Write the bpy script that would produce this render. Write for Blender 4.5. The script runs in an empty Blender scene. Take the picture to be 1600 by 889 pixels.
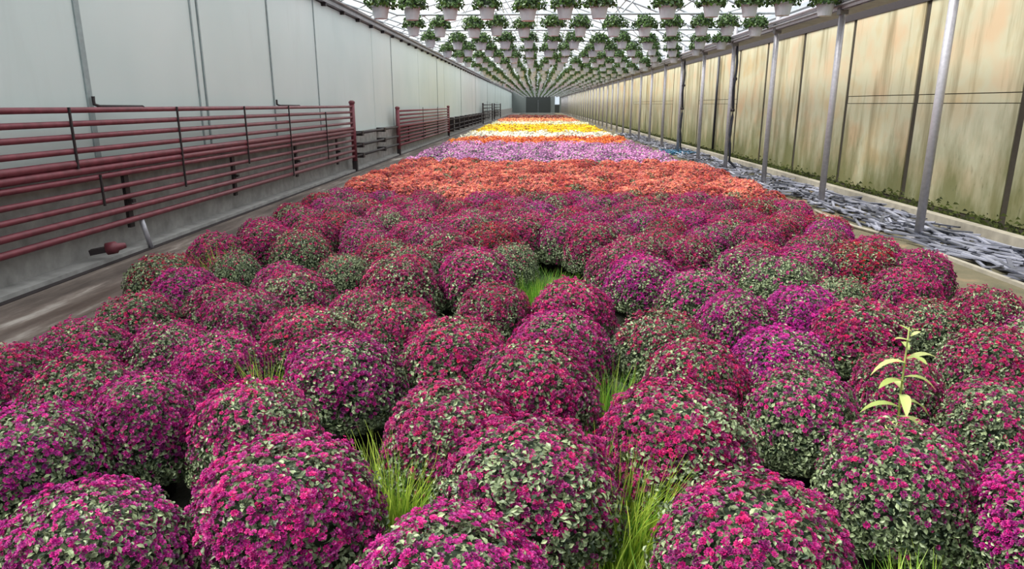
import bpy, math, random
import numpy as np
from mathutils import Vector, Matrix

# ------------------------------------------------------------------ camera, sky, sun, exposure
S = bpy.context.scene
COL = S.collection
F_PX, EYE = 1068.0, 1.75
PITCH = math.atan(281.5 / F_PX)
YAW = math.atan(38 / (F_PX / math.cos(PITCH)))
cam_d = bpy.data.cameras.new('camera'); cam = bpy.data.objects.new('camera', cam_d); COL.objects.link(cam)
cam_d.sensor_width = 36.0; cam_d.lens = F_PX / 1600 * 36.0; cam_d.clip_end = 400
cam.location = (0, 0, EYE)
cam.rotation_euler = (math.pi / 2 - PITCH, 0, YAW)
S.camera = cam

W = bpy.data.worlds.new('sky'); S.world = W; W.use_nodes = True
bg = W.node_tree.nodes['Background']
bg.inputs['Color'].default_value = (0.86, 0.94, 1.0, 1)
bg.inputs['Strength'].default_value = 0.98

sun_d = bpy.data.lights.new('sun', 'SUN'); sun = bpy.data.objects.new('sun', sun_d); COL.objects.link(sun)
sun_d.energy = 11.0; sun_d.angle = math.radians(28); sun_d.color = (1.0, 0.95, 0.86)
SUN_FROM = Vector((-0.52, -0.10, 0.85)).normalized()
sun.rotation_euler = SUN_FROM.to_track_quat('Z', 'Y').to_euler()
sun.location = (-10, 10, 20)

S.view_settings.view_transform = 'Standard'; S.view_settings.look = 'None'
S.view_settings.gamma = 1.0; S.view_settings.use_curve_mapping = False
S.view_settings.exposure = 0.0
S.cycles.max_bounces = 8; S.cycles.diffuse_bounces = 4; S.cycles.transparent_max_bounces = 16
S.cycles.transmission_bounces = 4; S.cycles.caustics_reflective = False; S.cycles.caustics_refractive = False

RNG = np.random.default_rng(7)
random.seed(7)

# ------------------------------------------------------------------ materials
def srgb(r, g, b):
    f = lambda c: (c / 255 / 12.92) if c / 255 <= 0.04045 else ((c / 255 + 0.055) / 1.055) ** 2.4
    return (f(r), f(g), f(b), 1)

class NT:
    def __init__(s, name):
        s.m = bpy.data.materials.new(name); s.m.use_nodes = True
        s.t = s.m.node_tree; s.p = s.t.nodes['Principled BSDF']; s.out = s.t.nodes['Material Output']
    def n(s, kind, **kw):
        nd = s.t.nodes.new(kind)
        for k, v in kw.items():
            if k.startswith('i_'):
                key = k[2:]
                nd.inputs[int(key) if key.isdigit() else key].default_value = v
            else: setattr(nd, k, v)
        return nd
    def l(s, a, b): s.t.links.new(a, b)
    def ramp(s, fac, stops):
        r = s.n('ShaderNodeValToRGB'); e = r.color_ramp.elements
        e[0].position, e[0].color = stops[0]; e[1].position, e[1].color = stops[-1]
        for p, c in stops[1:-1]:
            x = e.new(p); x.color = c
        s.l(fac, r.inputs[0]); return r.outputs[0]
    def mix(s, fac, a, b, mode='MIX'):
        m = s.n('ShaderNodeMix', data_type='RGBA', blend_type=mode)
        for sock, v in ((m.inputs[0], fac), (m.inputs[6], a), (m.inputs[7], b)):
            if isinstance(v, bpy.types.NodeSocket): s.l(v, sock)
            else: sock.default_value = v
        return m.outputs[2]
    def math(s, op, a, b=0.0, c=None, clamp=False):
        m = s.n('ShaderNodeMath', operation=op, use_clamp=clamp)
        for i, v in enumerate((a, b, c)):
            if v is None: continue
            if isinstance(v, bpy.types.NodeSocket): s.l(v, m.inputs[i])
            else: m.inputs[i].default_value = v
        return m.outputs[0]
    def noise(s, scale, detail=4, vec=None, rough=.55, stretch=None):
        nz = s.n('ShaderNodeTexNoise', i_Scale=scale, i_Detail=detail, i_Roughness=rough)
        if stretch:
            mp = s.n('ShaderNodeMapping'); mp.inputs['Scale'].default_value = stretch
            s.l(vec or s.pos(), mp.inputs[0]); vec = mp.outputs[0]
        s.l(vec or s.pos(), nz.inputs['Vector']); return nz.outputs[0]
    def pos(s): return s.n('ShaderNodeNewGeometry').outputs['Position']
    def bump(s, h, strength=.3, dist=.02):
        b = s.n('ShaderNodeBump', i_Strength=strength, i_Distance=dist)
        s.l(h, b.inputs['Height']); s.l(b.outputs[0], s.p.inputs['Normal'])

def plain(name, col, rough=.6, metal=0.0, var=.12, scale=14):
    k = NT(name)
    nz = k.noise(scale)
    c2 = tuple(x * (1 - var) for x in col[:3]) + (1,); c3 = tuple(min(1, x * (1 + var)) for x in col[:3]) + (1,)
    k.l(k.ramp(nz, [(.3, c2), (.7, c3)]), k.p.inputs['Base Color'])
    k.p.inputs['Roughness'].default_value = rough; k.p.inputs['Metallic'].default_value = metal
    return k.m

def leaf_material(name, dark, light, transl=.25, rough=.45):
    k = NT(name)
    at = k.n('ShaderNodeAttribute', attribute_name='tint')
    c = k.ramp(at.outputs['Fac'], [(0, dark), (1, light)])
    k.l(c, k.p.inputs['Base Color']); k.p.inputs['Roughness'].default_value = rough
    tr = k.n('ShaderNodeBsdfTranslucent'); k.l(c, tr.inputs[0])
    mx = k.n('ShaderNodeMixShader', i_0=transl)
    k.l(k.p.outputs[0], mx.inputs[1]); k.l(tr.outputs[0], mx.inputs[2]); k.l(mx.outputs[0], k.out.inputs[0])
    return k.m

def petal_material():
    # the colour of the bloom is the object's own colour; each flower has its own tint
    k = NT('petal')
    oi = k.n('ShaderNodeObjectInfo')
    at = k.n('ShaderNodeAttribute', attribute_name='tint')
    hs = k.n('ShaderNodeHueSaturation')
    k.l(oi.outputs['Color'], hs.inputs['Color'])
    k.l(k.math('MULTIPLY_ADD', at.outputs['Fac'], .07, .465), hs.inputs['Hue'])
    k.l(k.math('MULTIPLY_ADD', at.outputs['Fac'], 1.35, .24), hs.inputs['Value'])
    k.l(hs.outputs[0], k.p.inputs['Base Color']); k.p.inputs['Roughness'].default_value = .5
    tr = k.n('ShaderNodeBsdfTranslucent'); k.l(hs.outputs[0], tr.inputs[0])
    mx = k.n('ShaderNodeMixShader', i_0=.3)
    k.l(k.p.outputs[0], mx.inputs[1]); k.l(tr.outputs[0], mx.inputs[2]); k.l(mx.outputs[0], k.out.inputs[0])
    return k.m

def film_material():
    k = NT('roof_film')
    tp = k.n('ShaderNodeBsdfTransparent'); tp.inputs[0].default_value = (.96, .98, 1, 1)
    tr = k.n('ShaderNodeBsdfTranslucent'); tr.inputs[0].default_value = (.92, .95, .97, 1)
    mx = k.n('ShaderNodeMixShader', i_0=.35)
    k.l(tp.outputs[0], mx.inputs[1]); k.l(tr.outputs[0], mx.inputs[2]); k.l(mx.outputs[0], k.out.inputs[0])
    return k.m

def floor_material():
    k = NT('aisle_concrete')
    a = k.noise(1.0, 6, stretch=(3.2, .45, 1), rough=.7); b = k.noise(7.0, 5); c = k.noise(.8, 4, stretch=(1.0, .3, 1))
    base = k.ramp(a, [(.36, srgb(54, 46, 42)), (.5, srgb(100, 89, 83)), (.58, srgb(134, 122, 114)), (.68, srgb(206, 198, 190))])
    base = k.mix(k.math('MULTIPLY', b, .5), base, srgb(96, 82, 74))
    wet = k.ramp(c, [(.48, (0, 0, 0, 1)), (.62, (1, 1, 1, 1))])
    base = k.mix(k.math('MULTIPLY', wet, .45), base, srgb(84, 70, 62))
    k.l(base, k.p.inputs['Base Color'])
    k.l(k.math('MULTIPLY_ADD', wet, -.35, .75), k.p.inputs['Roughness'])
    k.bump(b, .25, .02); return k.m

def soil_material(name, cols, scale=3):
    k = NT(name)
    a = k.noise(scale, 8, rough=.65); b = k.noise(40, 3)
    k.l(k.ramp(a, list(zip(np.linspace(.3, .7, len(cols)).tolist(), cols))), k.p.inputs['Base Color'])
    k.p.inputs['Roughness'].default_value = .95; k.bump(b, .5, .02); return k.m

def cream_material():
    k = NT('cream_board')
    oi = k.n('ShaderNodeObjectInfo')
    sep = k.n('ShaderNodeSeparateXYZ'); k.l(k.pos(), sep.inputs[0])
    st = k.noise(1.0, 6, stretch=(1, 2.6, .28), rough=.6)
    bl = k.noise(.9, 4); fine = k.noise(16, 4, stretch=(1, 1, .35)); moss = k.noise(1.0, 5, stretch=(1, 1.7, .55), rough=.62)
    base = k.ramp(bl, [(.32, srgb(180, 158, 118)), (.48, srgb(182, 178, 150)), (.66, srgb(190, 162, 128))])
    base = k.mix(k.math('MULTIPLY', oi.outputs['Random'], .45), base, srgb(186, 184, 164))
    streak = k.ramp(st, [(.5, (0, 0, 0, 1)), (.66, (1, 1, 1, 1))])
    base = k.mix(k.math('MULTIPLY', streak, .75), base, srgb(122, 112, 80))
    # algae grows up from the damp foot of the boards
    low = k.math('MULTIPLY_ADD', sep.outputs['Z'], -.42, .85, clamp=True)
    mm = k.ramp(k.math('ADD', k.math('MULTIPLY', low, .5), k.math('MULTIPLY', moss, .7)), [(.46, (0, 0, 0, 1)), (.72, (1, 1, 1, 1))])
    base = k.mix(k.math('MULTIPLY', mm, .9), base, srgb(92, 94, 50))
    spk = k.ramp(fine, [(.62, (0, 0, 0, 1)), (.72, (1, 1, 1, 1))])
    base = k.mix(k.math('MULTIPLY', k.math('MULTIPLY', spk, mm), .8), base, srgb(60, 62, 34))
    k.l(base, k.p.inputs['Base Color']); k.p.inputs['Roughness'].default_value = .7
    k.bump(fine, .08, .01); return k.m

def left_film_material():
    k = NT('white_wall_sheet')
    a = k.noise(.5, 3, stretch=(1, .6, .5)); b = k.noise(2.0, 4, stretch=(1, 1.5, .2))
    base = k.ramp(a, [(.3, srgb(182, 196, 196)), (.7, srgb(198, 208, 208))])
    base = k.mix(k.math('MULTIPLY', k.ramp(b, [(.6, (0, 0, 0, 1)), (.8, (1, 1, 1, 1))]), .2), base, srgb(160, 166, 164))
    k.l(base, k.p.inputs['Base Color']); k.p.inputs['Roughness'].default_value = .55
    k.bump(a, .2, .05); return k.m

M = {
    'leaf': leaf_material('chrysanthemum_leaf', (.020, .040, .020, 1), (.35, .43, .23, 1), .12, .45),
    'core': leaf_material('inner_core', (.012, .022, .012, 1), (.03, .05, .025, 1), 0, .9),  # near-black filler, the shade deep inside the plants put into its colour
    'petal': petal_material(),
    'basket_leaf': leaf_material('basket_leaf', (.012, .035, .010, 1), (.10, .20, .035, 1), .2),
    'grass': leaf_material('grass_blade', (.12, .34, .04, 1), (.78, .90, .14, 1), .45),
    'weed': leaf_material('weed_leaf', (.32, .42, .10, 1), (.62, .68, .26, 1), .4),
    'film': film_material(),
    'white_sheet': left_film_material(),
    'seam': plain('seam_strip', srgb(136, 148, 150), .6),
    'cream': cream_material(),
    'backing': plain('dark_backing', srgb(52, 46, 36), .9),
    'rust': plain('maroon_pipe_paint', srgb(112, 52, 62), .45, .1, .25, 9),
    'dark_iron': plain('dark_iron', srgb(48, 40, 42), .6, .3),
    'steel': plain('galvanised_steel', srgb(176, 174, 182), .45, .35, .12, 20),
    'gutter': plain('gutter_metal', srgb(120, 118, 122), .5, .4, .25, 6),
    'truss': plain('truss_metal', srgb(170, 176, 182), .5, .3),
    'concrete': plain('knee_wall_concrete', srgb(146, 144, 142), .85, 0, .25, 5),
    'aisle': floor_material(),
    'soil': soil_material('bed_soil', [(.012, .012, .009, 1), (.03, .028, .02, 1), (.05, .05, .03, 1)]),
    'dirt': soil_material('dirt_aisle', [srgb(62, 60, 44), srgb(78, 75, 56), srgb(96, 88, 68), srgb(140, 112, 86)], 1.1),
    'moss': leaf_material('moss', (.02, .03, .006, 1), (.12, .15, .03, 1), 0, .9),
    'pot': plain('black_pot', (.012, .012, .013, 1), .45),
    'white_pot': plain('white_basket_plastic', srgb(186, 189, 196), .45, 0, .05),
    'wire': plain('hanger_wire', srgb(150, 150, 150), .4, .6),
    'tubing': leaf_material('grey_blue_tubing', srgb(30, 34, 46), srgb(154, 156, 172), 0, .45),
    'kerb': plain('pale_kerb', srgb(140, 134, 122), .8, 0, .2, 6),
    'hose': plain('black_hose', srgb(30, 32, 44), .45),
    'blue': plain('blue_plastic', srgb(40, 90, 120), .4),
    'end': plain('end_wall_sheet', srgb(104, 112, 112), .7),
    'door': plain('dark_door', srgb(44, 50, 50), .7),
    'glass': film_material(),
}

# ------------------------------------------------------------------ mesh helpers
class MB:
    def __init__(s): s.v = []; s.f = []; s.t = []
    def add(s, vs, fs, tint=.5):
        o = len(s.v); s.v += [tuple(p) for p in vs]; s.f += [tuple(i + o for i in f) for f in fs]; s.t += [tint] * len(vs)
        return s
    def box(s, x0, x1, y0, y1, z0, z1, tint=.5):
        v = [(x, y, z) for x in (x0, x1) for y in (y0, y1) for z in (z0, z1)]
        return s.add(v, [(0, 1, 3, 2), (4, 6, 7, 5), (0, 4, 5, 1), (2, 3, 7, 6), (0, 2, 6, 4), (1, 5, 7, 3)], tint)
    def tube(s, pts, r, n=8, tint=.5, r2=None):
        pts = [Vector(p) for p in pts]; k = len(pts); vs = []; fs = []
        for i, p in enumerate(pts):
            d = (pts[min(i + 1, k - 1)] - pts[max(i - 1, 0)]).normalized()
            a = d.cross(Vector((0, 0, 1)));
            if a.length < .05: a = d.cross(Vector((0, 1, 0)))
            a.normalize(); b = d.cross(a).normalized()
            rr = r if r2 is None else r + (r2 - r) * i / (k - 1)
            for j in range(n):
                t = 2 * math.pi * j / n; vs.append(p + a * (rr * math.cos(t)) + b * (rr * math.sin(t)))
        for i in range(k - 1):
            for j in range(n):
                fs.append((i * n + j, i * n + (j + 1) % n, (i + 1) * n + (j + 1) % n, (i + 1) * n + j))
        fs.append(tuple(range(n))[::-1]); fs.append(tuple(range((k - 1) * n, k * n)))
        return s.add(vs, fs, tint)
    def lathe(s, prof, n=16, tint=.5, c=(0, 0, 0)):
        vs = []; fs = []
        for r, z in prof:
            for j in range(n):
                t = 2 * math.pi * j / n; vs.append((c[0] + r * math.cos(t), c[1] + r * math.sin(t), c[2] + z))
        for i in range(len(prof) - 1):
            for j in range(n):
                fs.append((i * n + j, i * n + (j + 1) % n, (i + 1) * n + (j + 1) % n, (i + 1) * n + j))
        fs.append(tuple(range(n))[::-1]); fs.append(tuple(range((len(prof) - 1) * n, len(prof) * n)))
        return s.add(vs, fs, tint)
    def mesh(s, name, mat, smooth=False):
        return np_mesh(name, np.array(s.v, float), s.f, np.array(s.t, float), mat, smooth)
    def build(s, name, mat, parent=None, smooth=False):
        return link(name, s.mesh(name, mat, smooth), parent)

def np_mesh(name, v, f, tint, mat, smooth=False):
    me = bpy.data.meshes.new(name)
    me.from_pydata(v.tolist() if isinstance(v, np.ndarray) else v, [], f if isinstance(f, list) else f.tolist())
    if tint is not None:
        a = me.attributes.new('tint', 'FLOAT', 'POINT'); a.data.foreach_set('value', np.asarray(tint, np.float32))
    me.materials.append(mat)
    if smooth: me.polygons.foreach_set('use_smooth', [True] * len(me.polygons))
    me.update(); return me

def link(name, data, parent=None, loc=None):
    o = bpy.data.objects.new(name, data); COL.objects.link(o)
    if parent: o.parent = parent
    if loc is not None: o.location = loc
    return o

def tag(o, label=None, cat=None, group=None, kind=None):
    for k, v in (('label', label), ('category', cat), ('group', group), ('kind', kind)):
        if v: o[k] = v
    return o

def copy_tree(root):
    r = root.copy(); COL.objects.link(r)
    for c in root.children:
        d = c.copy(); COL.objects.link(d); d.parent = r
    return r

ONES = ['zeroth', 'first', 'second', 'third', 'fourth', 'fifth', 'sixth', 'seventh', 'eighth', 'ninth', 'tenth', 'eleventh', 'twelfth', 'thirteenth', 'fourteenth', 'fifteenth', 'sixteenth', 'seventeenth', 'eighteenth', 'nineteenth']
def ordinal(n):
    if n < 20: return ONES[n]
    t = {2: ('twenty', 'twentieth'), 3: ('thirty', 'thirtieth'), 4: ('forty', 'fortieth')}[n // 10]
    return t[1] if n % 10 == 0 else t[0] + '-' + ONES[n % 10]

# ------------------------------------------------------------------ dimensions of the place (metres)
XL, XR, XP = -5.2, 6.62, 5.18            # left wall, right wall, post row
Y0, Y1 = -5.0, 150.0
BED_L, BED_R = -3.15, 3.75
POST0, POST_D = 9.3, 3.27
LEFT_TOP, RIGHT_TOP = 4.1, 3.5
CHORD = 3.64
RIDGE = (0.0, 5.7)

# ------------------------------------------------------------------ floor
fl = tag(link('floor', None), 'concrete, soil and dirt floor of the long greenhouse', kind='structure')
MB().box(XL - .3, BED_L + .05, Y0, Y1, -.12, 0).build('concrete_aisle', M['aisle'], fl)
MB().box(BED_L + .05, BED_R - .05, Y0, Y1, -.12, -.01).build('bed_ground', M['soil'], fl)
MB().box(BED_R - .05, XR + .3, Y0, Y1, -.12, -.004).build('dirt_aisle', M['dirt'], fl)

# ------------------------------------------------------------------ left wall: white sheets over a concrete knee wall
wl = tag(link('wall_left', None), 'long white sheeted side wall above a grey concrete base', kind='structure')
MB().box(XL - .16, XL - .06, Y0, Y1, 0, LEFT_TOP + .3).build('wall_backing', M['seam'], wl)
sheet = MB().box(-.06, 0, .004, 2.896, 1.0, LEFT_TOP).mesh('sheet', M['white_sheet'])
y = 8.05 - 2.9 * 5; k = 0
while y < Y1:
    link('sheet', sheet, wl, (XL + (.006 if k % 3 else 0), y, 0)); y += 2.9; k += 1
strip = MB().box(0, .02, -.03, .03, 1.0, LEFT_TOP).mesh('seam_strip', M['seam'])
for j, yy in enumerate([8.05, 10.75, 10.98, 13.85, 16.75, 25.45, 37.05, 48.65, 60.25, 74.8, 89.3, 103.8]):
    o = link('seam_strip', strip, wl, (XL + .005, yy, 0)); o.scale.y = 1.6 if j in (0, 9, 10, 11) else .55
MB().box(XL - .06, XL + .1, Y0, Y1, 0, 1.0).build('knee_wall', M['concrete'], wl)
MB().box(XL + .1, XL + .34, Y0, Y1, 0, .05).build('kerb', M['concrete'], wl)
MB().box(XL + .34, XL + .42, Y0, Y1, -.01, .006).build('dark_kerb_line', M['dark_iron'], wl)  # narrow dark strip along the foot of the kerb
g = MB()
g.box(XL - .1, XL + .14, Y0, Y1, LEFT_TOP + .02, LEFT_TOP + .10)
g.build('gutter', M['gutter'], wl)
MB().box(XL - .1, XL + .05, Y0, Y1, LEFT_TOP + .1, LEFT_TOP + .28).build('eave_beam', M['dark_iron'], wl)
MB().tube([(XL + .16, Y0, LEFT_TOP + .16), (XL + .16, Y1, LEFT_TOP + .16)], .035).build('eave_pipe', M['gutter'], wl)
clip = MB().box(XL, XL + .12, -.04, .04, LEFT_TOP - .06, LEFT_TOP + .06).mesh('gutter_bracket', M['dark_iron'])
for i in range(48): link('gutter_bracket', clip, wl, (0, 2.76 + i * 1.635, 0))

# ------------------------------------------------------------------ right wall: cream boards, two tiers with a batten between
wr = tag(link('wall_right', None), 'stained cream board wall with dark gaps between its panels', kind='structure')
MB().box(XR + .016, XR + .12, Y0, Y1, 0, RIGHT_TOP).build('wall_backing', M['backing'], wr)
lower = MB().box(0, .035, .075, 2.675, .12, 1.76).mesh('board', M['cream'])
batten = MB().box(.006, .035, .075, 2.675, 1.772, 1.905).mesh('batten', M['cream'])
upper = MB().box(0, .035, .075, 2.675, 1.918, RIGHT_TOP - .05).mesh('board', M['cream'])
full = MB().box(0, .035, .075, 2.675, .12, RIGHT_TOP - .05).mesh('board', M['cream'])
y = 12.6 - 2.75 * 6; i = 0
while y < Y1 - 1:
    dx = float(RNG.uniform(-.006, .004))
    if i in (7, 8, 9, 12, 13) or i > 18:
        link('board', full, wr, (XR + dx, y, 0))
    else:
        link('board', lower, wr, (XR + dx, y, 0)); link('batten', batten, wr, (XR + dx, y, 0)); link('board', upper, wr, (XR + dx, y, 0))
    y += 2.75; i += 1
MB().box(XR - .02, XR + .12, Y0, Y1, RIGHT_TOP - .06, RIGHT_TOP + .12).build('top_rail', M['dark_iron'], wr)
tag(MB().box(5.98, 6.14, Y0, Y1, -.004, .15).build('trim_2', M['kerb']), 'pale kerb along the foot of the cream wall', kind='structure')
# moss along the foot
mb = MB()
for i in range(9000):
    yy = float(RNG.uniform(2, 60)) if i % 3 else float(RNG.uniform(4, 24)); xx = XR - min(.38, abs(float(RNG.normal(0, .13)))) - .12; zz = min(.3, abs(float(RNG.normal(0, .09))))
    s_ = float(RNG.uniform(.015, .05)); a = float(RNG.uniform(0, 6.3))
    mb.add([(xx - s_ * math.cos(a), yy - s_ * math.sin(a), zz), (xx + s_ * math.cos(a), yy + s_ * math.sin(a), zz), (xx - .01, yy, zz + s_ * 1.0)], [(0, 1, 2)], float(RNG.random()))
tag(mb.build('moss', M['moss']), 'dark green moss along the foot of the cream wall', 'moss', kind='stuff')

# ------------------------------------------------------------------ posts, gutter, roof
post_m = MB().tube([(0, 0, -.02), (0, 0, 3.75)], .055, 12).mesh('shaft', M['steel'], True)
plate_m = MB().box(-.1, .1, -.1, .1, 0, .025).mesh('base_plate', M['steel'])
coll_m = MB().box(-.07, .07, -.07, .07, 3.22, 3.42).mesh('saddle', M['gutter'])
for i in range(-4, 43):
    yy = POST0 + POST_D * i
    p = tag(link('steel_post', None, None, (XP, yy, 0)), None, None, None, 'structure')
    link('shaft', post_m, p); link('base_plate', plate_m, p); link('saddle', coll_m, p)
    if i >= 0: p['label'] = 'grey steel post by the cream wall, %s along from the nearest in view' % ordinal(i + 1)
gt = tag(link('trim_1', None), 'grey metal gutter running along the row of posts', kind='structure')
MB().box(XP - .04, XP + .34, Y0, Y1, 3.28, 3.34).build('gutter_floor', M['gutter'], gt)
MB().box(XP - .06, XP - .03, Y0, Y1, 3.30, 3.5).build('gutter_side', M['steel'], gt)
MB().box(XP + .34, XP + .37, Y0, Y1, 3.30, 3.56).build('gutter_side', M['gutter'], gt)
MB().tube([(XP - .11, Y0, 3.45), (XP - .11, Y1, 3.45)], .03).build('pipe', M['steel'], gt)
MB().tube([(XP - .12, Y0, 3.35), (XP - .12, Y1, 3.35)], .022).build('pipe', M['gutter'], gt)
MB().tube([(XP + .1, Y0, 3.6), (XP + .1, Y1, 3.6)], .03).build('pipe', M['truss'], gt)

ce = tag(link('ceiling', None), 'pale translucent film roof over metal trusses', kind='structure')
LE, RE = (XL, LEFT_TOP + .3), (XP + .15, 3.72)
def slope_z(x):
    if x <= RIDGE[0]: return LE[1] + (RIDGE[1] - LE[1]) * ((x - LE[0]) / (RIDGE[0] - LE[0])) ** .8
    return RE[1] + (RIDGE[1] - RE[1]) * ((RE[0] - x) / (RE[0] - RIDGE[0])) ** .8
for side, (xa, xb) in enumerate(((LE[0], RIDGE[0]), (RIDGE[0], RE[0]))):
    vs = []; fs = []; n = 8
    for i in range(n + 1):
        x = xa + (xb - xa) * i / n; vs += [(x, .03, slope_z(x)), (x, POST_D - .03, slope_z(x))]
    fs = [(2 * i, 2 * i + 2, 2 * i + 3, 2 * i + 1) for i in range(n)]
    me = MB().add(vs, fs).mesh('film_sheet', M['film'], True)
    for b in range(-4, 43): link('film_sheet', me, ce, (0, POST0 + POST_D * b, 0))
# flat strip of film between gutter and the cream wall
me = MB().add([(RE[0] + .2, .03, 3.6), (XR + .1, .03, RIGHT_TOP + .12), (XR + .1, POST_D - .03, RIGHT_TOP + .12), (RE[0] + .2, POST_D - .03, 3.6)], [(0, 1, 2, 3)]).mesh('film_sheet', M['film'])
for b in range(-4, 43): link('film_sheet', me, ce, (0, POST0 + POST_D * b, 0))
for x in (-4.0, -2.7, -1.35, 0, 1.35, 2.7, 4.0):
    MB().tube([(x, Y0, slope_z(x) - .04), (x, Y1, slope_z(x) - .04)], .022, 6).build('purlin', M['truss'], ce)
chord_m = MB().tube([(XL, 0, LEFT_TOP + .26), (-3.05, 0, CHORD), (XP, 0, CHORD)], .026, 8).mesh('chord', M['truss'])
arch_m = MB().tube([(x, 0, slope_z(x) - .03) for x in np.linspace(LE[0], RE[0], 25)], .03, 8).mesh('rafter', M['truss'])
web_x = [-2.8, -1.6, -.5, .6, 1.8, 2.9, 4.0, 5.0]
webs = []
for i in range(len(web_x) - 1):
    up = i % 2 == 0
    a, b = web_x[i], web_x[i + 1]
    webs.append(MB().tube([(a, 0, CHORD if up else slope_z(a) - .03), (b, 0, slope_z(b) - .03 if up else CHORD)], .016, 6).mesh('web_bar', M['truss']))
for i in range(-3, 43):
    t = tag(link('roof_truss', None, None, (0, POST0 + POST_D * i, 0)), None, None, None, 'structure')
    if i >= 0: t['label'] = 'metal roof truss carrying baskets, %s from the nearest in view' % ordinal(i + 1)
    link('chord', chord_m, t); link('rafter', arch_m, t)
    o = link('added_rafter', arch_m, t); o.location.y = POST_D / 2; o.scale.y = .7  # extra rafter added at mid-bay to darken the distant roof
    for w in webs: link('web_bar', w, t)

# ------------------------------------------------------------------ far end wall and the wall behind the viewer
we = tag(link('wall_far', None), 'dark grey far end wall with wide doors', kind='structure')
MB().box(XL - .2, 1.0 - 3.2, Y1, Y1 + .15, 0, 5.8).build('wall_sheet', M['end'], we)
MB().box(3.0, 3.9, Y1, Y1 + .15, 0, 5.8).build('wall_sheet', M['end'], we)
MB().box(-2.2, 3.0, Y1, Y1 + .15, 2.6, 5.8).build('wall_sheet', M['door'], we)
MB().box(3.9, 4.9, Y1, Y1 + .15, 0, 1.7).build('wall_sheet', M['door'], we)
MB().box(4.9, XR + .2, Y1, Y1 + .15, 0, 3.6).build('wall_sheet', M['end'], we)
d1 = tag(link('door_1', None), 'wide dark double door in the far end wall', kind='structure')
MB().box(-2.2, .395, Y1 - .05, Y1 + .05, 0, 2.6).build('door_leaf', M['door'], d1)
MB().box(.405, 3.0, Y1 - .05, Y1 + .05, 0, 2.6).build('door_leaf', M['door'], d1)
w1 = tag(MB().box(3.9, 4.9, Y1 + .05, Y1 + .07, 1.7, 3.6).build('window_1', M['glass']), 'small bright window beside the far doors', kind='structure')
tag(MB().box(XL - .2, XR + .2, Y0 - .15, Y0, 0, 3.6).build('wall_near', M['white_sheet']), 'white sheeted wall behind the viewer', kind='structure')

# ------------------------------------------------------------------ heating pipe racks along the left wall
RX = -4.88
def rail(y0, y1, z, r, parent, mat, name='rail', x=RX): return MB().tube([(x, y0, z), (x, y1, z)], r, 10).build(name, mat, parent, True)
def rack(ya, yb, zs, label, mat, hang, brackets, headers=(True, True)):
    t = tag(link('heating_pipe_rack', None, None, (0, 0, 0)), label, 'pipe rack', 'heating pipe racks')
    for z, r in zs: rail(ya, yb, z, r, t, mat)
    for hy, on in zip((ya, yb), headers):
        if on:
            h = MB().tube([(RX, hy, zs[-1][0] - .13), (RX, hy, zs[0][0] + .1)], .07, 12).build('header', mat, t, True)
            MB().lathe([(.085, -.02), (.085, .03), (.04, .06)], 12, .5, (RX, hy, zs[0][0] + .1)).build('header_cap', mat, h)
            MB().box(RX - .06, RX + .06, hy - .06, hy + .06, 0, zs[-1][0] - .12).build('foot', M['dark_iron'], t)
    hooks = []
    for hy, za, zb in hang:
        MB().box(RX + .03, RX + .05, hy - .011, hy + .011, zb - .04, za + .03).build('hanger_strap', M['dark_iron'], t)
    for by in brackets:
        b = MB()
        b.box(RX - .075, RX - .035, by - .045, by + .045, .30, .97)
        b.box(XL + .1, RX - .05, by - .04, by + .04, .93, .97)
        b.box(XL + .1, RX - .05, by - .03, by + .03, .34, .38)
        b.box(RX - .06, RX + .03, by - .03, by + .03, .60, .64)
        b.build('bracket', M['dark_iron'], t)
    return t
ZS = [(1.69, .032), (1.55, .032), (1.415, .032), (1.27, .032), (1.135, .042), (1.055, .042), (.965, .032), (.82, .03), (.685, .03), (.545, .036), (.40, .036)]
t1 = rack(1.2, 18.55, ZS, 'long maroon heating pipe rack nearest along the white wall', M['rust'],
     [(4.9, 1.69, 1.13), (7.15, 1.69, 1.13), (7.5, .965, .685), (9.35, 1.69, .685), (11.55, 1.69, .82), (13.65, 1.69, .4), (16.05, 1.55, .55)], [5.0, 8.1, 11.1, 14.1, 17.1])
# bent vent pipes standing behind the top rail
for vy in (8.05, 13.85):
    v_ = MB().tube([(XL + .06, vy, 1.84), (XL + .06, vy, 1.75), (XL + .1, vy + .04, 1.725), (RX, vy + .55, 1.72), (RX, vy + .62, 1.68)], .02, 8)
    v_.build('vent_pipe', M['dark_iron'], t1, True)
lk = tag(link('heating_pipe_run', None), 'three dark low heating pipes between the two maroon racks', 'pipe')
for z in (.98, .66, .38): rail(18.6, 24.6, z, .036, lk, M['dark_iron'])
for by in (19.4, 22.3):
    for z in (.98, .66, .38): MB().box(XL + .1, RX + .05, by - .09, by + .09, z - .08, z + .05).build('bracket', M['dark_iron'], lk)
rack(24.65, 39.0, [(1.52, .036), (1.38, .036), (1.24, .036), (1.1, .036), (.98, .05), (.86, .036), (.74, .036), (.6, .036), (.48, .036), (.34, .04)],
     'second shorter maroon pipe rack farther along the white wall', M['rust'], [(30, 1.6, .34), (34.5, 1.6, .34)], [27, 31, 35])
lk2 = tag(link('heating_pipe_run', None), 'dark low heating pipes running on behind the second rack', 'pipe')
for z in (.9, .6, .35): rail(39.1, 64, z, .045, lk2, M['dark_iron'])
for by in range(41, 64, 3): MB().box(XL + .1, RX + .07, by - .1, by + .1, .2, 1.0).build('bracket', M['dark_iron'], lk2)
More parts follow.
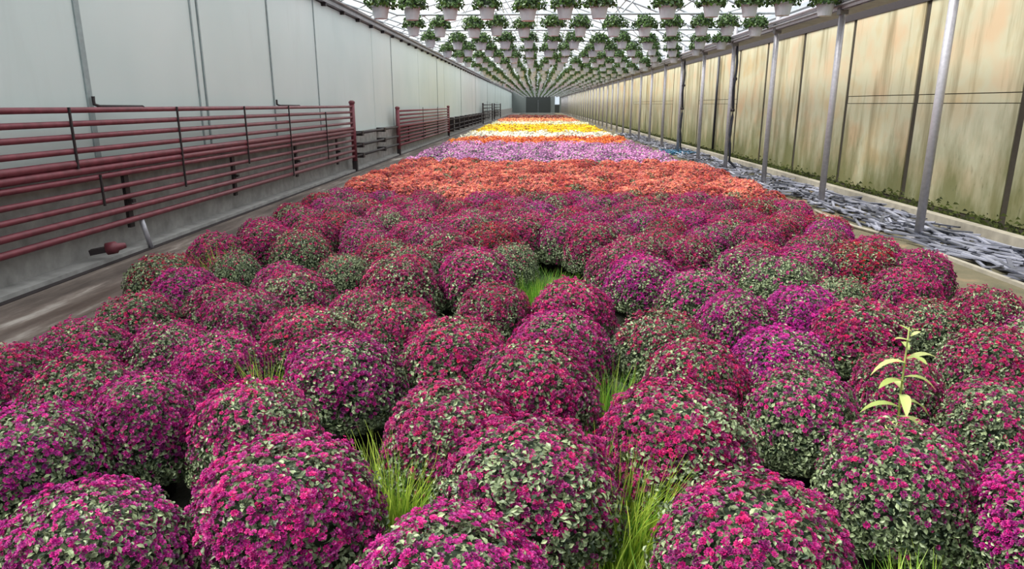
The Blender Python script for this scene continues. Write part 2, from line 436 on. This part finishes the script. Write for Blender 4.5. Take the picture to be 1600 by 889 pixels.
for (a, b, nm) in ((64.5, 78, 'dark pipe rack standing far along the white wall'), (82, 96, 'farthest dark pipe rack before the end wall')):
    rack(a, b, [(1.7, .045), (1.4, .045), (1.1, .05), (.8, .045), (.5, .045)], nm, M['dark_iron'], [(a + 5, 2.0, .5), (a + 9, 1.9, .5)], [a + 3, a + 9])
MBp = MB().lathe([(0.001, 0), (.07, 0), (.07, .1), (.045, .12), (.03, .2), (.001, .2)], 12)
o = MBp.build('valve', M['rust'], None, True); o.location = (RX + .05, 7.4, .17); o.rotation_euler = (0, math.radians(80), .3)
tag(o, 'small maroon pipe valve below the rack near the floor', 'valve')
MB().box(-.03, .03, -.05, .05, -.17, .0).build('foot', M['dark_iron'], o).matrix_parent_inverse = Matrix.Identity(4)
pst = tag(MB().tube([(XL + .36, 8.3, 0), (XL + .30, 8.25, .42)], .03, 8).build('support_stub', M['steel'], None, True), 'short pale metal stub propping the lowest maroon pipe', 'support')

# ------------------------------------------------------------------ right aisle: tubing, edge board, hoses
mb = MB()
for i in range(1500):
    yy = float(4.5 + 38 * RNG.random() ** 1.5); xx = float(RNG.uniform(4.88, 5.95)); a = math.pi / 2 + float(RNG.normal(.12, .35))
    L_ = float(RNG.uniform(.2, .9)); w_ = float(RNG.uniform(.012, .03)); z0 = float(RNG.uniform(.005, .07)); dz = float(RNG.normal(0, .02))
    dx, dy = math.cos(a) * L_ / 2, math.sin(a) * L_ / 2; nx, ny = -math.sin(a) * w_, math.cos(a) * w_
    v = []
    for sx in (-1, 1):
        for q in (-1, 1):
            for h in (0, .018): v.append((xx + sx * dx + q * nx, yy + sx * dy + q * ny, max(0, z0 + sx * dz) + h))
    mb.add(v, [(0, 1, 3, 2), (4, 6, 7, 5), (0, 4, 5, 1), (2, 3, 7, 6), (0, 2, 6, 4), (1, 5, 7, 3)], float(RNG.random()) ** 1.3)
tag(mb.build('discarded_tubing', M['tubing']), 'litter of flattened grey-blue tubing strewn along the posts', 'tubing', kind='stuff')
tag(MB().box(4.80, 4.86, 4, 8.2, -.004, .035).build('edge_board', M['kerb']), 'pale edging board lying beside the tubing litter', 'board')
tag(MB().tube([(4.7, 11.6, .03), (4.62, 10.8, .03), (4.66, 10.0, .03), (4.75, 9.5, .03)], .02, 8).build('pale_hose', M['kerb'], None, True), 'short pale pipe lying at the edge of the dirt', 'hose')
def hose(yy, label, curl):
    zs = np.linspace(3.3, .25, 14)
    pts = [(XP + .07 + .02 * math.sin(z * 5), yy + .03 * math.cos(z * 4), float(z)) for z in zs]
    pts += [(XP + .12 + curl * .3, yy - .05, .12), (XP + .2 + curl * .7, yy - .15, .03), (XP + .3 + curl, yy - .4, .025)]
    h = tag(link('hanging_hose', None), label, 'hose', 'black hoses hung on posts')
    MB().tube(pts, .035, 8).build('hose_line', M['hose'], h, True)
    for z in (2.4, 1.6): MB().lathe([(.05, -.04), (.06, 0), (.05, .04)], 10, .5, (XP + .07, yy, z)).build('coupling', M['dark_iron'], h)
hose(POST0 + POST_D * 3 - .05, 'black hose hanging down a post and curling on the dirt', .35)
hose(POST0 + POST_D * 5 - .05, 'straight black hose hanging on a farther post', .1)
b = MB()
for i in range(60):
    a = float(RNG.uniform(0, 6.3)); yy = POST0 + POST_D * 5 + float(RNG.normal(0, .5)); xx = XP + float(RNG.normal(-.1, .2)); L_ = .25
    b.tube([(xx, yy, .03), (xx + L_ * math.cos(a), yy + L_ * math.sin(a), .1), (xx + 1.8 * L_ * math.cos(a + .4), yy + 1.8 * L_ * math.sin(a + .4), .04)], .02, 5)
tag(b.build('blue_tubing_heap', M['blue']), 'tangle of blue plastic tubing at a post foot', 'tubing', kind='stuff')
pp = tag(MB().tube([(XR - .08, 26.0, 0), (XR - .08, 26.0, 3.4)], .045, 10).build('stain_tube', M['hose'], None, True), 'dark blue upright tube added for a stain on the cream wall', 'pipe')  # tube added in place of a shadowy dark blue stain on the wall

# ------------------------------------------------------------------ chrysanthemums
R0, ZC = .295, .24
RZ = .33
def dome_points(n, rng, lo=-.75, hi=math.pi / 2, bias=0.0):
    """points and outward normals on the rounded cushion of a mum"""
    az = rng.uniform(0, 2 * math.pi, n)
    se = rng.uniform(math.sin(lo), 1, n)
    if bias: se = 1 - (1 - se) * rng.uniform(0, 1, n) ** bias
    el = np.arcsin(np.clip(se, -1, 1))
    ce_, sn = np.cos(el), np.sin(el)
    rad = np.where(el >= 0, ce_ ** .78, ce_ ** 2.2)
    z = np.where(el >= 0, sn * RZ, sn * .24)
    p = np.stack([R0 * rad * np.cos(az), R0 * rad * np.sin(az), ZC + z], 1)
    nrm = np.stack([ce_ * np.cos(az), ce_ * np.sin(az), sn * 1.0], 1)
    return p, nrm / np.linalg.norm(nrm, axis=1, keepdims=True), az, el
def lumps(az, el, seed):
    r = np.random.default_rng(seed); s = np.zeros_like(az)
    for k in range(1, 6):
        a, b, c = r.uniform(0, 6.28, 3); s += np.sin(az * k + a) * np.cos(el * (k + 1) + b) / (k + 1.5)
    for k in (7, 10, 13):
        a, b = r.uniform(0, 6.28, 2); s += .35 * np.sin(az * k + a) * np.cos(el * (k - 1) + b)
    return 1 + .09 * s
def basis(n):
    up = np.tile([0., 0., 1.], (len(n), 1)); t = np.cross(up, n); l = np.linalg.norm(t, axis=1, keepdims=True)
    t = np.where(l < 1e-3, np.array([1., 0, 0]), t / np.maximum(l, 1e-6)); return t, np.cross(n, t)
def make_foliage(seed, n=9500, size=.0102, low=-.42):
    r = np.random.default_rng(seed); p, nr, az, el = dome_points(n, r, low)
    L = lumps(az, el, seed); depth = 1.05 - .26 * r.random(n) ** 1.5
    c = (p - [0, 0, ZC]) * (L * depth)[:, None] + [0, 0, ZC]
    nr = nr + r.normal(0, .45, (n, 3)); nr /= np.linalg.norm(nr, axis=1, keepdims=True)
    t, b = basis(nr); a = r.uniform(0, 6.283, n)[:, None]; d = t * np.cos(a) + b * np.sin(a) - nr * .0; w = np.cross(nr, d)
    s = size * r.uniform(.6, 1.35, n)[:, None]
    up = nr * s
    v = np.stack([c - d * s, c + w * s * .62 - d * s * .1 + up * .25, c + w * s * .42 + d * s * .55 + up * .2, c + d * s * 1.15 - up * .3, c - w * s * .42 + d * s * .55 + up * .2, c - w * s * .62 - d * s * .1 + up * .25, c + d * s * .1 - up * .05], 1)
    f = np.array([[0, 6, 1], [1, 6, 2], [2, 6, 3], [3, 6, 4], [4, 6, 5], [5, 6, 0]])
    F = (f[None] + 7 * np.arange(n)[:, None, None]).reshape(-1, 3)
    tint = np.clip(r.normal(.42, .3, n), 0, 1)
    return np_mesh('foliage', v.reshape(-1, 3), F, np.repeat(tint, 7), M['leaf'])
def make_blossoms(seed, bloom, size=.0098):
    r = np.random.default_rng(seed + 100); n = int(300 + 3000 * bloom)
    p, nr, az, el = dome_points(n * 2, r, -.3)
    patch = np.zeros_like(az)
    for k in range(1, 5):
        a, b = r.uniform(0, 6.28, 2); patch += np.sin(k * az * 1.3 + a + 2 * np.cos(el * 3 + b)) / 4
    keep = r.random(len(az)) < np.clip((.05 + 1.1 * np.clip((el + .08 - .42 * max(0, .75 - bloom) + .12 * patch) / .60, 0, 1) ** (1.9 - bloom)) * (.95 + .2 * patch), .03, 1) * (.68 + .32 * min(1, bloom))
    p, nr, az, el = p[keep][:n], nr[keep][:n], az[keep][:n], el[keep][:n]; n = len(p)
    c = (p - [0, 0, ZC]) * (lumps(az, el, seed) * (r.uniform(.985, 1.06, n) + .03 * np.clip(el, 0, 1)))[:, None] + [0, 0, ZC]
    nr = nr + r.normal(0, .3, (n, 3)) + [0, 0, .35]; nr /= np.linalg.norm(nr, axis=1, keepdims=True)
    t, b = basis(nr); s = size * r.uniform(.55, 1.3, n)
    V = []; F = []; T = []; o = 0
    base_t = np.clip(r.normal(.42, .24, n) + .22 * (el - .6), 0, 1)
    for ring, (np_, r0, r1, h0, h1) in enumerate(((8, .25, 1.15, .0, .28), (6, .12, .72, .05, .62))):
        for j in range(np_):
            a = 2 * math.pi * (j + .5 * ring) / np_ + r.uniform(0, .5, n); hw = math.pi / np_ * .95
            def P(rr, aa, hh): return c + (t * np.cos(aa)[:, None] + b * np.sin(aa)[:, None]) * (s * rr)[:, None] + nr * (s * hh)[:, None]
            q = np.stack([P(r0, a, h0), P(r1 * .72, a - hw, h1 * .75), P(r1, a, h1), P(r1 * .72, a + hw, h1 * .75)], 1)
            V.append(q.reshape(-1, 3)); F.append((np.array([0, 1, 2, 3])[None] + 4 * np.arange(n)[:, None] + o)); o += 4 * n
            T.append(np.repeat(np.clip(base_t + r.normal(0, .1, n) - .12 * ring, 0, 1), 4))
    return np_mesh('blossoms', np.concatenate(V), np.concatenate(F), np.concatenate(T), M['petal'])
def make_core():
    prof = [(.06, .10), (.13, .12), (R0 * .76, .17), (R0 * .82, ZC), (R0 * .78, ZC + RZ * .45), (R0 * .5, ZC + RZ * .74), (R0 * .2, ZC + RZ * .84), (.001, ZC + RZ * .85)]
    return MB().lathe(prof, 14).mesh('inner_core', M['core'])
FOL = [make_foliage(s) for s in range(5)]
LEVELS = [.12, .32, .52, .72, .92]
BLO = {(lv, s): make_blossoms(s, LEVELS[lv]) for lv in range(5) for s in range(2)}
DENSE = [make_blossoms(s, 1.0, .0150) for s in range(2)]
CORE = make_core()
POT = MB().lathe([(.10, 0), (.13, .17), (.142, .17), (.142, .2), (.12, .2), (.11, .16), (.001, .16)], 14).mesh('pot', M['pot'])

def lerp(a, b, t): return tuple(x + (y - x) * t for x, y in zip(a, b))
def magenta(tone): return lerp((.38, .003, .070, 1), (.46, .008, .28, 1), tone)
def mum(name, x, y, r, bloom, col, label, group, idx):
    s = r / R0
    root = tag(link(name, None, None, (x, y, 0)), label, 'flower', group)
    root.rotation_euler.z = float(RNG.uniform(0, 6.28)); root.scale = (s * float(RNG.uniform(.95, 1.09)), s * float(RNG.uniform(.95, 1.09)), (.5 + .5 * s) * float(RNG.uniform(.94, 1.03)))
    root.rotation_euler.x = float(RNG.normal(0, .035)); root.rotation_euler.y = float(RNG.normal(0, .035))
    sd = idx % 5
    lv = int(min(4, max(0, round((bloom - .12) / .2))))
    o = link('foliage', FOL[sd], root); o['kind'] = 'stuff'
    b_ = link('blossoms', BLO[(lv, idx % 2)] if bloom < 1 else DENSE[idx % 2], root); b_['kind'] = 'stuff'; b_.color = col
    link('inner_core', CORE, root); link('pot', POT, root)
    return root

# x, y, radius, tone (0 crimson .. 1 purple), bloom
NEAR = [(-2.66,4.9,.26,.8,.92),(-2.59,4.21,.27,.3,.38),(-2.19,4.5,.24,.4,.65),(-1.71,4.69,.28,.4,.6),(-2.58,5.64,.22,.3,.15),(-2.56,3.58,.26,.5,.62),(-2.13,3.68,.25,.6,.6),(-1.73,3.49,.26,.6,.72),(-1.37,3.93,.28,.3,.52),(-2.15,2.99,.27,.4,.4),(-2.72,3.1,.27,.4,.7),(-1.75,2.76,.27,.7,.72),(-1.22,2.68,.28,.5,.62),(-2.03,2.42,.27,.9,.62),(-1.39,1.85,.27,.8,.45),(-.89,2.12,.31,.6,.78),(-.98,3.29,.29,.7,.72),(-.37,2.71,.29,.4,.78),(-.02,2.28,.32,.5,.5),(-.26,1.69,.29,.7,.72),(0,3.11,.31,.4,.68),(.15,3.8,.30,.6,.78),(-.47,3.63,.29,.3,.5),(-.83,4.07,.27,.3,.52),(-.29,4.56,.27,.3,.68),(.26,4.53,.28,.4,.88),(.77,3.94,.26,.2,.25),(.82,3.3,.27,.3,.72),(.62,2.63,.32,.4,.68),(.71,1.94,.30,.5,.62),(1.39,2.37,.28,.5,.4),(1.28,3.0,.27,.6,.35),(1.39,3.66,.25,1,.92),(1.33,4.35,.26,.8,.72),(1.88,4.62,.25,.95,.88),(2.06,4.13,.27,.3,.82),(2.58,4.38,.24,.2,.3),(3.05,4.49,.26,.3,.72),(2.5,3.6,.26,.3,.5),(2.14,2.93,.27,.4,.4),(1.79,2.08,.27,.7,.72),(1.83,3.28,.23,.3,.52),(2.76,5.06,.26,.4,.82),(2.3,5.02,.22,.2,.12),(-1.04,5.14,.31,.3,.72),(-1.17,4.46,.24,.4,.6),(-.47,5.34,.30,.5,.78),(-.21,6.15,.22,.2,.18),(-1.65,5.64,.24,.2,.12),(-2.25,6.37,.29,.2,.28),(-2.06,5.27,.24,.6,.82),(.72,5.83,.30,.4,.82)]
GAPS = [(.31,2.38,.22),(-.58,2.51,.12),(.06,6.2,.42),(.06,5.5,.3),(.35,3.48,.15),(-1.45,3.4,.1),(1.38,1.9,.16),(.25,2.1,.25),(-.72,2.75,.2),(1.62,2.75,.12)]
plants = [p + (True,) for p in NEAR]
def band_end(x): return 9.87 - .10 * (x - .4) + .35 * math.sin(x * 1.3)
rows = []
yy = 1.35; r_i = 0
while yy < 15.2:
    xx = -3.0 + (.28 if r_i % 2 else 0)
    while xx < 3.4:
        j = .07 if yy < 6 else .05
        px, py = xx + float(RNG.normal(0, j)), yy + float(RNG.normal(0, j)); px = min(3.38 if py < 4.7 else 3.24, max(-3.02 + .04 * max(0, min(6, py - 6)), px))
        ok = True
        if py < 7.2:
            need = .46 if py < 5.6 else .44
            ok = all(math.hypot(px - q[0], py - q[1]) > need for q in plants) and all(math.hypot(px - gx, py - gy) > .27 + gr for gx, gy, gr in GAPS)
            if py < 1.75 and abs(px) < 1.6: ok = False
            if abs(px - .02) > (py + .3) * .95 + .4: ok = False
        if ok:
            u = float(RNG.random())
            plants.append((px, py, float(RNG.uniform(.255, .30)), min(1, max(0, float(RNG.normal(.42, .25)))), [.2, .4, .6, .75, .75, .9, .9][int(u * 7)] if py < 6 else [.5, .75, .9, .9, .9][int(u * 5)], False))
        xx += .555
    yy += .49; r_i += 1

# labels: rows counted from the viewer, places counted from the white wall's side
HAND = {19: 'magenta mum cut off at the bottom edge between two grass clumps', 18: 'large half-green magenta mum just behind the bottom-edge mum, above bright grass',
        15: 'large densely bloomed magenta mum beside the pale grass clump', 14: 'purple-tipped leafy mum in the bottom corner on the pipe side', 30: 'pale leafy mum with scattered magenta blooms in front of the tall weed',
        32: 'brightest purple-magenta mum, densely flowered', 34: 'deep violet mum beside a crimson one', 29: 'big magenta mum at the bottom edge beyond the bright grass', 26: 'mostly green mum with few crimson blooms on its crown',
        0: 'bright purple mum at the bed edge by the concrete aisle', 48: 'pale green mum with hardly any bloom among magenta ones', 43: 'smallest pale green mum near the dirt aisle', 16: 'purple-topped mum over a dark gap', 17: 'round crimson-magenta mum right behind the pale grass clump',
        40: 'magenta mum in the bottom corner on the cream wall side', 47: 'small pale mum beside the green grass hollow', 33: 'bright pink-magenta mum behind the brightest purple one', 1: 'grey-green mum with crimson crown at the aisle edge'}
order = sorted(range(len(plants)), key=lambda i: plants[i][1])
row_id = {}
for i in order:
    row_id[i] = int((plants[i][1] - 1.1) / .49)
byrow = {}
for i in order: byrow.setdefault(row_id[i], []).append(i)
place = {}
for n_, (r_, ids) in enumerate(sorted(byrow.items())):
    for q, i in enumerate(sorted(ids, key=lambda i: plants[i][0])): place[i] = (n_ + 1, q + 1)
count = {'m': 0, 'c': 0}
for i in range(len(plants)):
    x, y, r, tone, bloom, dig = plants[i]
    rn, pn = place[i]
    if y < band_end(x) or dig:
        look = 'sparsely bloomed' if bloom < .3 else 'half-green' if bloom < .5 else 'crimson-magenta' if tone < .3 else 'purple-magenta' if tone > .65 else 'magenta'
        lab = HAND.get(i) if dig else None
        lab = lab or '%s mum in the %s row from the front, %s from the pipe side' % (look, ordinal(rn), ordinal(pn))
        br = float(RNG.uniform(.85, 1.15)); c = tuple(v * br for v in magenta(tone)[:3]) + (1,)
        mum('magenta_chrysanthemum', x, y, r, bloom, c, lab, 'magenta mums in the front bed', i)
    else:
        t = float(RNG.random()); c = lerp((.56, .080, .090, 1), (.82, .27, .22, 1), t)
        look = 'coral red' if t < .5 else 'orange coral'
        lab = '%s mum in the %s row from the front, %s from the pipe side' % (look, ordinal(rn), ordinal(pn))
        mum('coral_chrysanthemum', x, y, r * 1.05, 1.2, c, lab, 'coral mums in the band behind the magenta ones', i)

# the farther bands, too many to tell apart one by one
def band_template(seed, nf, nl):
    r = np.random.default_rng(seed)
    V = []; F = []; T = []; K = []; o = 0
    for n, sz, kind, lo in ((nf, .030 * (260 / nf) ** .5, 1, -.1), (nl, .030, 0, -.6)):
        p, nr, az, el = dome_points(n, r, lo); c = (p - [0, 0, ZC]) * r.uniform(.93, 1.04, n)[:, None] + [0, 0, ZC]
        nr = nr + r.normal(0, .4, (n, 3)); nr /= np.linalg.norm(nr, axis=1, keepdims=True); t, b = basis(nr)
        v = np.stack([c - t * sz, c - b * sz * .8, c + t * sz, c + b * sz * .8], 1).reshape(-1, 3)
        V.append(v); F.append(np.array([0, 1, 2, 3])[None] + 4 * np.arange(n)[:, None] + o); o += 4 * n
        T.append(np.repeat(np.clip(r.normal(.5, .25, n), 0, 1), 4)); K.append(np.full(n, kind))
    return np.concatenate(V), np.concatenate(F), np.concatenate(T), np.concatenate(K)
def band(name, ya, yb, col, label, nf, nl, x0=-2.75, x1=3.25, seed=0, skip=.03, solid=True):
    tpl = [band_template(seed * 10 + s, nf, nl) for s in range(3)]
    core = [(R0 * .86, .05), (R0 * .86, ZC), (R0 * .7, ZC + RZ * .6), (R0 * .2, ZC + RZ * .86)]
    cm = MB()
    V = [[], []]; F = [[], []]; T = [[], []]; off = [0, 0]
    yy = ya; k = 0
    while yy < yb:
        xx = x0 + (.28 if k % 2 else 0)
        while xx <= x1:
            if RNG.random() > skip:
                v, f, t, kd = tpl[int(RNG.integers(3))]
                a = float(RNG.uniform(0, 6.28)); ca, sa = math.cos(a), math.sin(a); px, py = xx + float(RNG.normal(0, .05)), yy + float(RNG.normal(0, .05)); s = float(RNG.uniform(.93, 1.12))
                w = np.stack([(v[:, 0] * ca - v[:, 1] * sa) * s + px, (v[:, 0] * sa + v[:, 1] * ca) * s + py, v[:, 2] * s], 1)
                for kind in (0, 1):
                    m = kd == kind; mv = np.repeat(m, 4)
                    V[kind].append(w[mv]); n = int(m.sum()); F[kind].append(np.arange(4 * n).reshape(-1, 4) + off[kind]); off[kind] += 4 * n
                    T[kind].append(np.clip(t[mv] + float(RNG.normal(0, .14)), 0, 1))
                cm.lathe(core, 8, float(RNG.uniform(.2, .5)), (px, py, 0))
            xx += .555
        yy += .49; k += 1
    root = tag(link(name, None), label, 'flowers', None, 'stuff')
    o = link('blossoms', np_mesh('blossoms', np.concatenate(V[1]), np.concatenate(F[1]), np.concatenate(T[1]), M['petal']), root); o.color = col; o['kind'] = 'stuff'
    o = link('foliage', np_mesh('foliage', np.concatenate(V[0]), np.concatenate(F[0]), np.concatenate(T[0]), M['leaf']), root); o['kind'] = 'stuff'
    o = cm.build('inner_core', M['petal'] if solid else M['core'], root); o['kind'] = 'stuff'; o.color = col
band('lilac_chrysanthemums', 15.3, 23.0, (.66, .27, .58, 1), 'band of lilac pink mums behind the coral band', 460, 90, seed=1, solid=False)
band('orange_chrysanthemums', 23.2, 27.2, (.72, .16, .035, 1), 'narrow band of orange mums between lilac and white', 200, 16, seed=2)
band('white_chrysanthemums', 27.4, 32.0, (.80, .77, .66, 1), 'nearer strip of white mums in front of the yellow ones', 170, 6, seed=3)
band('yellow_chrysanthemums', 32.2, 43.0, (.88, .60, .02, 1), 'band of yellow mums between two white strips', 130, 4, seed=4, skip=.01)
band('white_chrysanthemums', 43.2, 50.5, (.80, .78, .56, 1), 'farther strip of white mums behind the yellow ones', 110, 4, seed=5)
band('salmon_chrysanthemums', 50.8, 62.0, (.75, .25, .13, 1), 'far band of salmon orange mums', 90, 10, seed=6)
band('russet_chrysanthemums', 62.3, 80.0, (.22, .035, .03, 1), 'farthest band of dark russet mums', 60, 24, seed=7)

# ------------------------------------------------------------------ grass clumps and the tall weed in the gaps
def grass(x, y, h, spread, n, label, seed, tone=.5):
    r = np.random.default_rng(seed); mb = MB()
    for i in range(n):
        a = r.uniform(0, 6.28); d = spread * math.sqrt(r.random()); bx, by = d * math.cos(a), d * math.sin(a)
        hh = h * r.uniform(.45, 1.1); lean = r.uniform(.05, .5) * hh; la = a + r.normal(0, .9); w = r.uniform(.003, .006); wa = r.uniform(0, 3.14)
        wx, wy = w * math.cos(wa), w * math.sin(wa); pts = []
        for k in range(4):
            u = k / 3; q = lean * u * u; ww = 1 - u * .9
            cx, cy, cz = bx + q * math.cos(la), by + q * math.sin(la), hh * (u - .18 * u * u * (lean / hh))
            pts += [(cx - wx * ww, cy - wy * ww, cz), (cx + wx * ww, cy + wy * ww, cz)]
        mb.add(pts, [(0, 1, 3, 2), (2, 3, 5, 4), (4, 5, 7, 6)], float(np.clip(r.normal(tone, .25), 0, 1)))
    o = mb.build('grass_clump', M['grass']); o.location = (x, y, -.01)
    tag(o, label, 'grass', 'grass clumps in the gaps of the bed')
grass(.33, 2.34, .50, .17, 900, 'tall bright yellow-green grass clump at the bottom edge', 1)
grass(.27, 2.02, .30, .14, 450, 'low grass clump in front of the tallest bright clump', 9)
grass(-.56, 2.42, .46, .13, 600, 'yellow-green grass clump between two big magenta mums', 2)
grass(.04, 5.9, .30, .33, 1100, 'fresh green grass filling the hollow amid the magenta mums', 3, .1)
grass(.37, 3.42, .38, .16, 420, 'dim green grass clump behind the half-green mum', 4, .2)
grass(-1.42, 3.3, .50, .06, 140, 'small thin grass tuft beside a purple mum', 5)
grass(1.28, 1.88, .30, .20, 500, 'dark green grass under the pale leafy mum at the bottom edge', 6, .25)
grass(-2.42, 2.75, .42, .06, 120, 'tiny yellowish grass tuft near the bed edge', 7)
grass(-2.75, 5.75, .60, .06, 120, 'yellow grass tips behind the pale mum at the aisle', 8)

def blade(L, w, droop, n=6):
    vs = []; fs = []
    for i in range(n + 1):
        u = i / n; ww = w * math.sin(math.pi * min(1, .06 + u * .94)) ** .8 + .001; z = .35 * L * u - droop * L * u * u; x = L * u * (1 - .15 * u)
        vs += [(x, -ww, z + ww * .35), (x, 0, z), (x, ww, z + ww * .35)]
    for i in range(n):
        a = 3 * i; fs += [(a, a + 1, a + 4, a + 3), (a + 1, a + 2, a + 5, a + 4)]
    return vs, fs
wd = tag(link('tall_weed', None, None, (1.56, 2.74, 0)), 'tall yellow-green weed with drooping leaves sticking out of the mums', 'weed')
MB().tube([(0, 0, 0), (.01, 0, .3), (.0, .01, .55), (-.012, 0, .86)], .007, 7, .5, .003).build('stem', M['weed'], wd, True)
for i, (z, a, L, d) in enumerate([(.50, 2.9, .17, .6), (.52, .1, .15, .75), (.56, 4.4, .16, .6), (.58, 1.5, .14, .5), (.62, 3.5, .15, .45), (.64, 5.8, .13, .6), (.70, 3.0, .15, .75), (.72, .2, .15, .35), (.73, 4.9, .12, .3), (.76, 1.4, .10, .3), (.80, 3.3, .08, .2), (.82, .5, .07, .2), (.84, 2.2, .06, .1), (.85, 4.6, .06, .1), (.46, 5.2, .16, .5), (.44, 3.9, .15, .6)]):
    vs, fs = blade(L * 1.05, .019 * (L / .15), d)
    o = MB().add(vs, fs, [.15, .45, .8, 1][i % 4]).build('leaf', M['weed'], wd, True); o.location = (0, 0, z); o.rotation_euler.z = a

# ------------------------------------------------------------------ hanging baskets
def make_basket_foliage(seed):
    r = np.random.default_rng(seed + 50); n = 560
    az = r.uniform(0, 6.283, n); se = r.uniform(-.25, 1, n); el = np.arcsin(se)
    rr = .215 * (1 + .16 * np.sin(az * 3 + seed) * np.cos(el * 2) + .08 * np.sin(az * 5 + seed * 2)) * r.uniform(.75, 1.08, n)
    c = np.stack([rr * np.cos(el) * np.cos(az), rr * np.cos(el) * np.sin(az), .20 + rr * np.sin(el) * .92], 1)
    nr = np.stack([np.cos(el) * np.cos(az), np.cos(el) * np.sin(az), np.sin(el)], 1) + r.normal(0, .5, (n, 3)); nr /= np.linalg.norm(nr, axis=1, keepdims=True)
    t, b = basis(nr); a = r.uniform(0, 6.28, n)[:, None]; d = t * np.cos(a) + b * np.sin(a); w = np.cross(nr, d); s = .030 * r.uniform(.7, 1.3, n)[:, None]
    v = np.stack([c - d * s, c - w * s * .6, c + d * s, c + w * s * .6], 1).reshape(-1, 3)
    F = np.array([[0, 1, 2], [0, 2, 3]])[None] + 4 * np.arange(n)[:, None, None]
    return np_mesh('foliage', v, F.reshape(-1, 3), np.repeat(np.clip(r.normal(.42, .28, n), 0, 1), 4), M['basket_leaf'])
BF = [make_basket_foliage(s) for s in range(4)]
BCORE = MB().lathe([(.12, .15), (.15, .22), (.12, .31), (.04, .35)], 10).mesh('inner_core', M['core'])
BPOT = MB().lathe([(.095, -.01), (.128, .16), (.138, .16), (.138, .19), (.125, .19), (.115, .15)], 16).mesh('pot', M['white_pot'], False)
hw = MB()
for a in (0, 2.094, 4.189): hw.tube([(.125 * math.cos(a), .125 * math.sin(a), .18), (0, 0, .42)], .004, 4)
hw.tube([(0, 0, .41), (0, 0, .455), (.02, 0, .475), (0, 0, .49)], .005, 4)
BHANG = hw.mesh('hanger', M['wire'])
BZ = 3.185
cols = np.linspace(-2.76, 4.82, 13)
stuff_pots = MB(); sv = []; sf = []; st = []; so = 0
for rw in range(0, 42):
    ty = POST0 + POST_D * (rw + 1)
    if ty > Y1 - 2: break
    for ci, cx in enumerate(cols):
        bx = float(cx + RNG.normal(0, .06 if rw < 8 else .04)); by = ty + float(RNG.normal(0, .03)); bz = BZ + float(RNG.normal(0, .02))
        if rw == 0 and ci == 7: continue
        if rw < 23:
            b = tag(link('hanging_basket', None, None, (bx, by, bz)), 'white hanging basket, %s from the white wall in the %s row overhead' % (ordinal(ci + 1), ordinal(rw + 1)), 'hanging basket', 'hanging baskets under the roof trusses')
            b.rotation_euler.z = float(RNG.uniform(0, 6.28)); s = float(RNG.uniform(1.05, 1.25)); b.scale = (s, s, 1.08)
            link('pot', BPOT, b); f_ = link('foliage', BF[int(RNG.integers(4))], b); f_['kind'] = 'stuff'
            link('inner_core', BCORE, b); link('hanger', BHANG, b)
        else:
            stuff_pots.lathe([(.10, 0), (.155, .18)], 8, .5, (bx, by, bz))
            me = BF[ci % 4]
            r_ = RNG; n = 90
            a = r_.uniform(0, 6.28, n); e = np.arcsin(r_.uniform(-.1, 1, n)); c = np.stack([bx + .23 * np.cos(e) * np.cos(a), by + .23 * np.cos(e) * np.sin(a), bz + .2 + .16 * np.sin(e)], 1)
            d1_ = r_.normal(0, .05, (n, 3)); d2_ = r_.normal(0, .05, (n, 3))
            sv.append(np.stack([c - d1_, c + d1_, c + d2_], 1).reshape(-1, 3)); sf.append(np.arange(3 * n).reshape(-1, 3) + so); so += 3 * n; st.append(np.repeat(np.clip(r_.normal(.4, .25, n), 0, 1), 3))
root = tag(link('distant_hanging_baskets', None), 'farthest rows of white hanging baskets near the end wall', 'hanging basket', None, 'stuff')
o = stuff_pots.build('pots', M['white_pot'], root); o['kind'] = 'stuff'
o = link('foliage', np_mesh('foliage', np.concatenate(sv), np.concatenate(sf), np.concatenate(st), M['basket_leaf']), root); o['kind'] = 'stuff'
